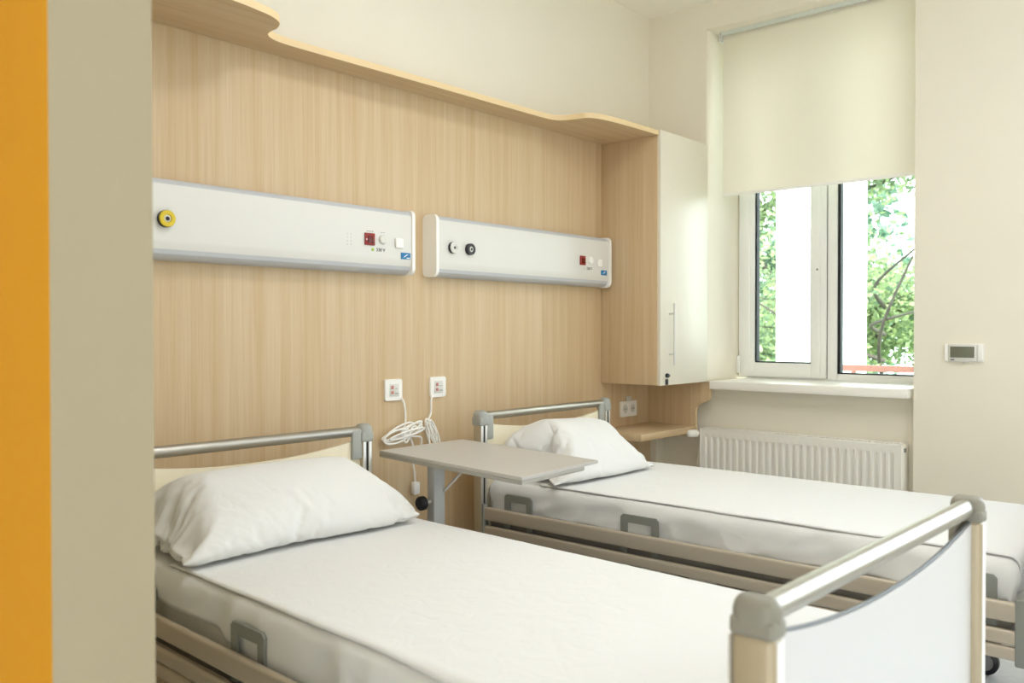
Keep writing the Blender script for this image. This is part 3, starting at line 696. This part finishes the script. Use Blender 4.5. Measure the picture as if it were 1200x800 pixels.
bs = BM(); box(bs, (-.03, -.03, .06), (.03, .03, .10), .004)
box(bs, (-.035, -.50, .055), (.0, .24, .08), .004); box(bs, (-.035, .19, .055), (.33, .225, .08), .004); box(bs, (-.035, -.50, .055), (.33, -.465, .08), .004)
put('foot_frame', bs, M['tleg'], t)
for x, y in ((-.015, .22), (.31, .21), (-.015, -.48), (.31, -.48)):
    c = put('caster', lathe(BM(), [(0, -.011), (.022, -.011), (.027, -.006), (.027, .006), (.022, .011), (0, .011)], (x, y, .027), (1, 0, 0), 18), M['black'], t)

# ------------------------------------------------------------------ ceiling lamps (above the frame; the second is added fill)
for i, (x, y, lb) in enumerate(((1.95, 1.15, 'square white ceiling lamp above the beds'), (2.7, -.3, 'unseen white ceiling lamp added as fill near the second window'))):
    t = thing('ceiling_lamp', lb, 'lamp', (x, y, CZ), 0, 'ceiling lamps')
    put('housing', box(BM(), (-.31, -.31, -.062), (.31, .31, 0), .006), M['white'], t)
    put('diffuser', box(BM(), (-.28, -.28, -.066), (.28, .28, -.061), .002), M['lampglow'], t)

# ------------------------------------------------------------------ outside
GZ = -3.4
o = struct('ground', box(BM(), (XO+.3, -20, GZ-.2), (40, 25, GZ)), M['grass'])
bm = box(BM(), (6.0, 2.166, GZ), (6.3, 2.715, 5.5), .01)
tag(put('balcony_column', bm, M['stucco']), 'white rendered column outside the window', 'column')
t = thing('balcony_railing', 'rust red balcony handrail outside the right window pane', 'railing', (5.86, 1.0, GZ))
put('handrail', box(BM(), (-.03, -2.5, 4.375), (.03, 1.18, 4.415), .006), M['rail'], t)
for k in range(6): put('railing_post', box(BM(), (-.012, 1.10-k*.62-.012, 3.4), (.012, 1.10-k*.62+.012, 4.376)), M['rail'], t)
put('lower_rail', box(BM(), (-.02, -2.5, 3.55), (.02, 1.18, 3.58), .004), M['rail'], t)
put('balcony_slab', box(BM(), (-.5, -2.6, 3.25), (.2, 1.25, 3.4), .01), M['stucco'], t)
def tree(loc, H, crown, nleaf, m, label, seed, size, limbs=()):
    rnd = random.Random(seed); t = thing('leafy_tree', label, 'tree', loc, 0, 'trees outside')
    bm = BM(); tips = []
    def grow(p, d, l, r, dep):
        pts = [Vector(p)]; dd = Vector(d).normalized(); n = 6
        for k in range(n):
            dd = (dd + Vector((rnd.uniform(-.22, .22), rnd.uniform(-.22, .22), rnd.uniform(-.10, .16)))).normalized(); pts.append(pts[-1]+dd*l/n)
        tube(bm, pts, [r*(1-.55*k/n) for k in range(n+1)], 7)
        if dep >= 1: tips.extend(pts[2:])
        if dep < 3:
            for q in range(5 if dep == 0 else 4):
                i = rnd.randint(2, n); a = rnd.uniform(0, 6.28); e = rnd.uniform(-.05, .6)
                grow(pts[i], Vector((math.cos(a), math.sin(a), e)), l*rnd.uniform(.45, .7)*(1 if dep else .75), r*.42, dep+1)
    grow((0, 0, 0), (0, 0, 1), H, .16, 0)
    put('trunk', bm, M['bark'], t)
    for ps in limbs:
        q = spline([tuple(Vector(p)-Vector(loc)) for p in ps], 6); put('branch', tube(BM(), q, [.026*(1-.7*i/len(q)) for i in range(len(q))], 7), M['bark'], t)
    bm = BM()
    for k in range(nleaf):
        c = rnd.choice(tips) + Vector((rnd.gauss(0, .22), rnd.gauss(0, .22), rnd.gauss(0, .18)))
        a = Vector((rnd.gauss(0, 1), rnd.gauss(0, 1), rnd.gauss(0, .6)-.3)).normalized(); nrm = a.orthogonal().normalized(); nrm.rotate(Matrix.Rotation(rnd.uniform(0, 6.28), 3, a)); s = size*rnd.uniform(.6, 1.25)
        mid = c + nrm.cross(a)*s*.10
        v = [bm.verts.new(x) for x in (c-a*s*.5, c+nrm*s*.3, c+a*s*.5, c-nrm*s*.3)]
        vm = bm.verts.new(mid)
        for i in range(4): bm.faces.new((v[i], v[(i+1) % 4], vm))
    f = put('foliage', bm, m, t, smooth=False); f['kind'] = 'stuff'
    return t
tree((10.0, 3.25, GZ), 6.2, 2.4, 34000, M['leaf'], 'bright green leafy tree closest to the window outside', 5, .095,
     [[(p[0]+.8, p[1]+.25, p[2]) for p in q] for q in [[(9.2, 3.0, .6), (8.3, 2.75, 1.2), (7.9, 2.32, 1.95)], [(9.2, 3.0, 1.5), (8.6, 2.9, 1.72), (8.0, 2.3, 2.05)], [(9.2, 3.0, .3), (8.5, 2.95, .72), (8.0, 2.35, .62)],
      [(9.2, 3.0, 1.2), (8.5, 2.9, 1.3), (7.9, 2.3, 1.42)], [(9.2, 3.0, .9), (8.7, 3.6, 1.2), (8.4, 4.2, 1.6)], [(9.2, 3.0, .2), (8.7, 3.6, .6), (8.4, 4.2, .95)]]])
tree((17.0, 6.2, GZ), 9.5, 3.0, 24000, M['leafd'], 'bluish green tree farther back outside, behind the bright green one', 8, .17)
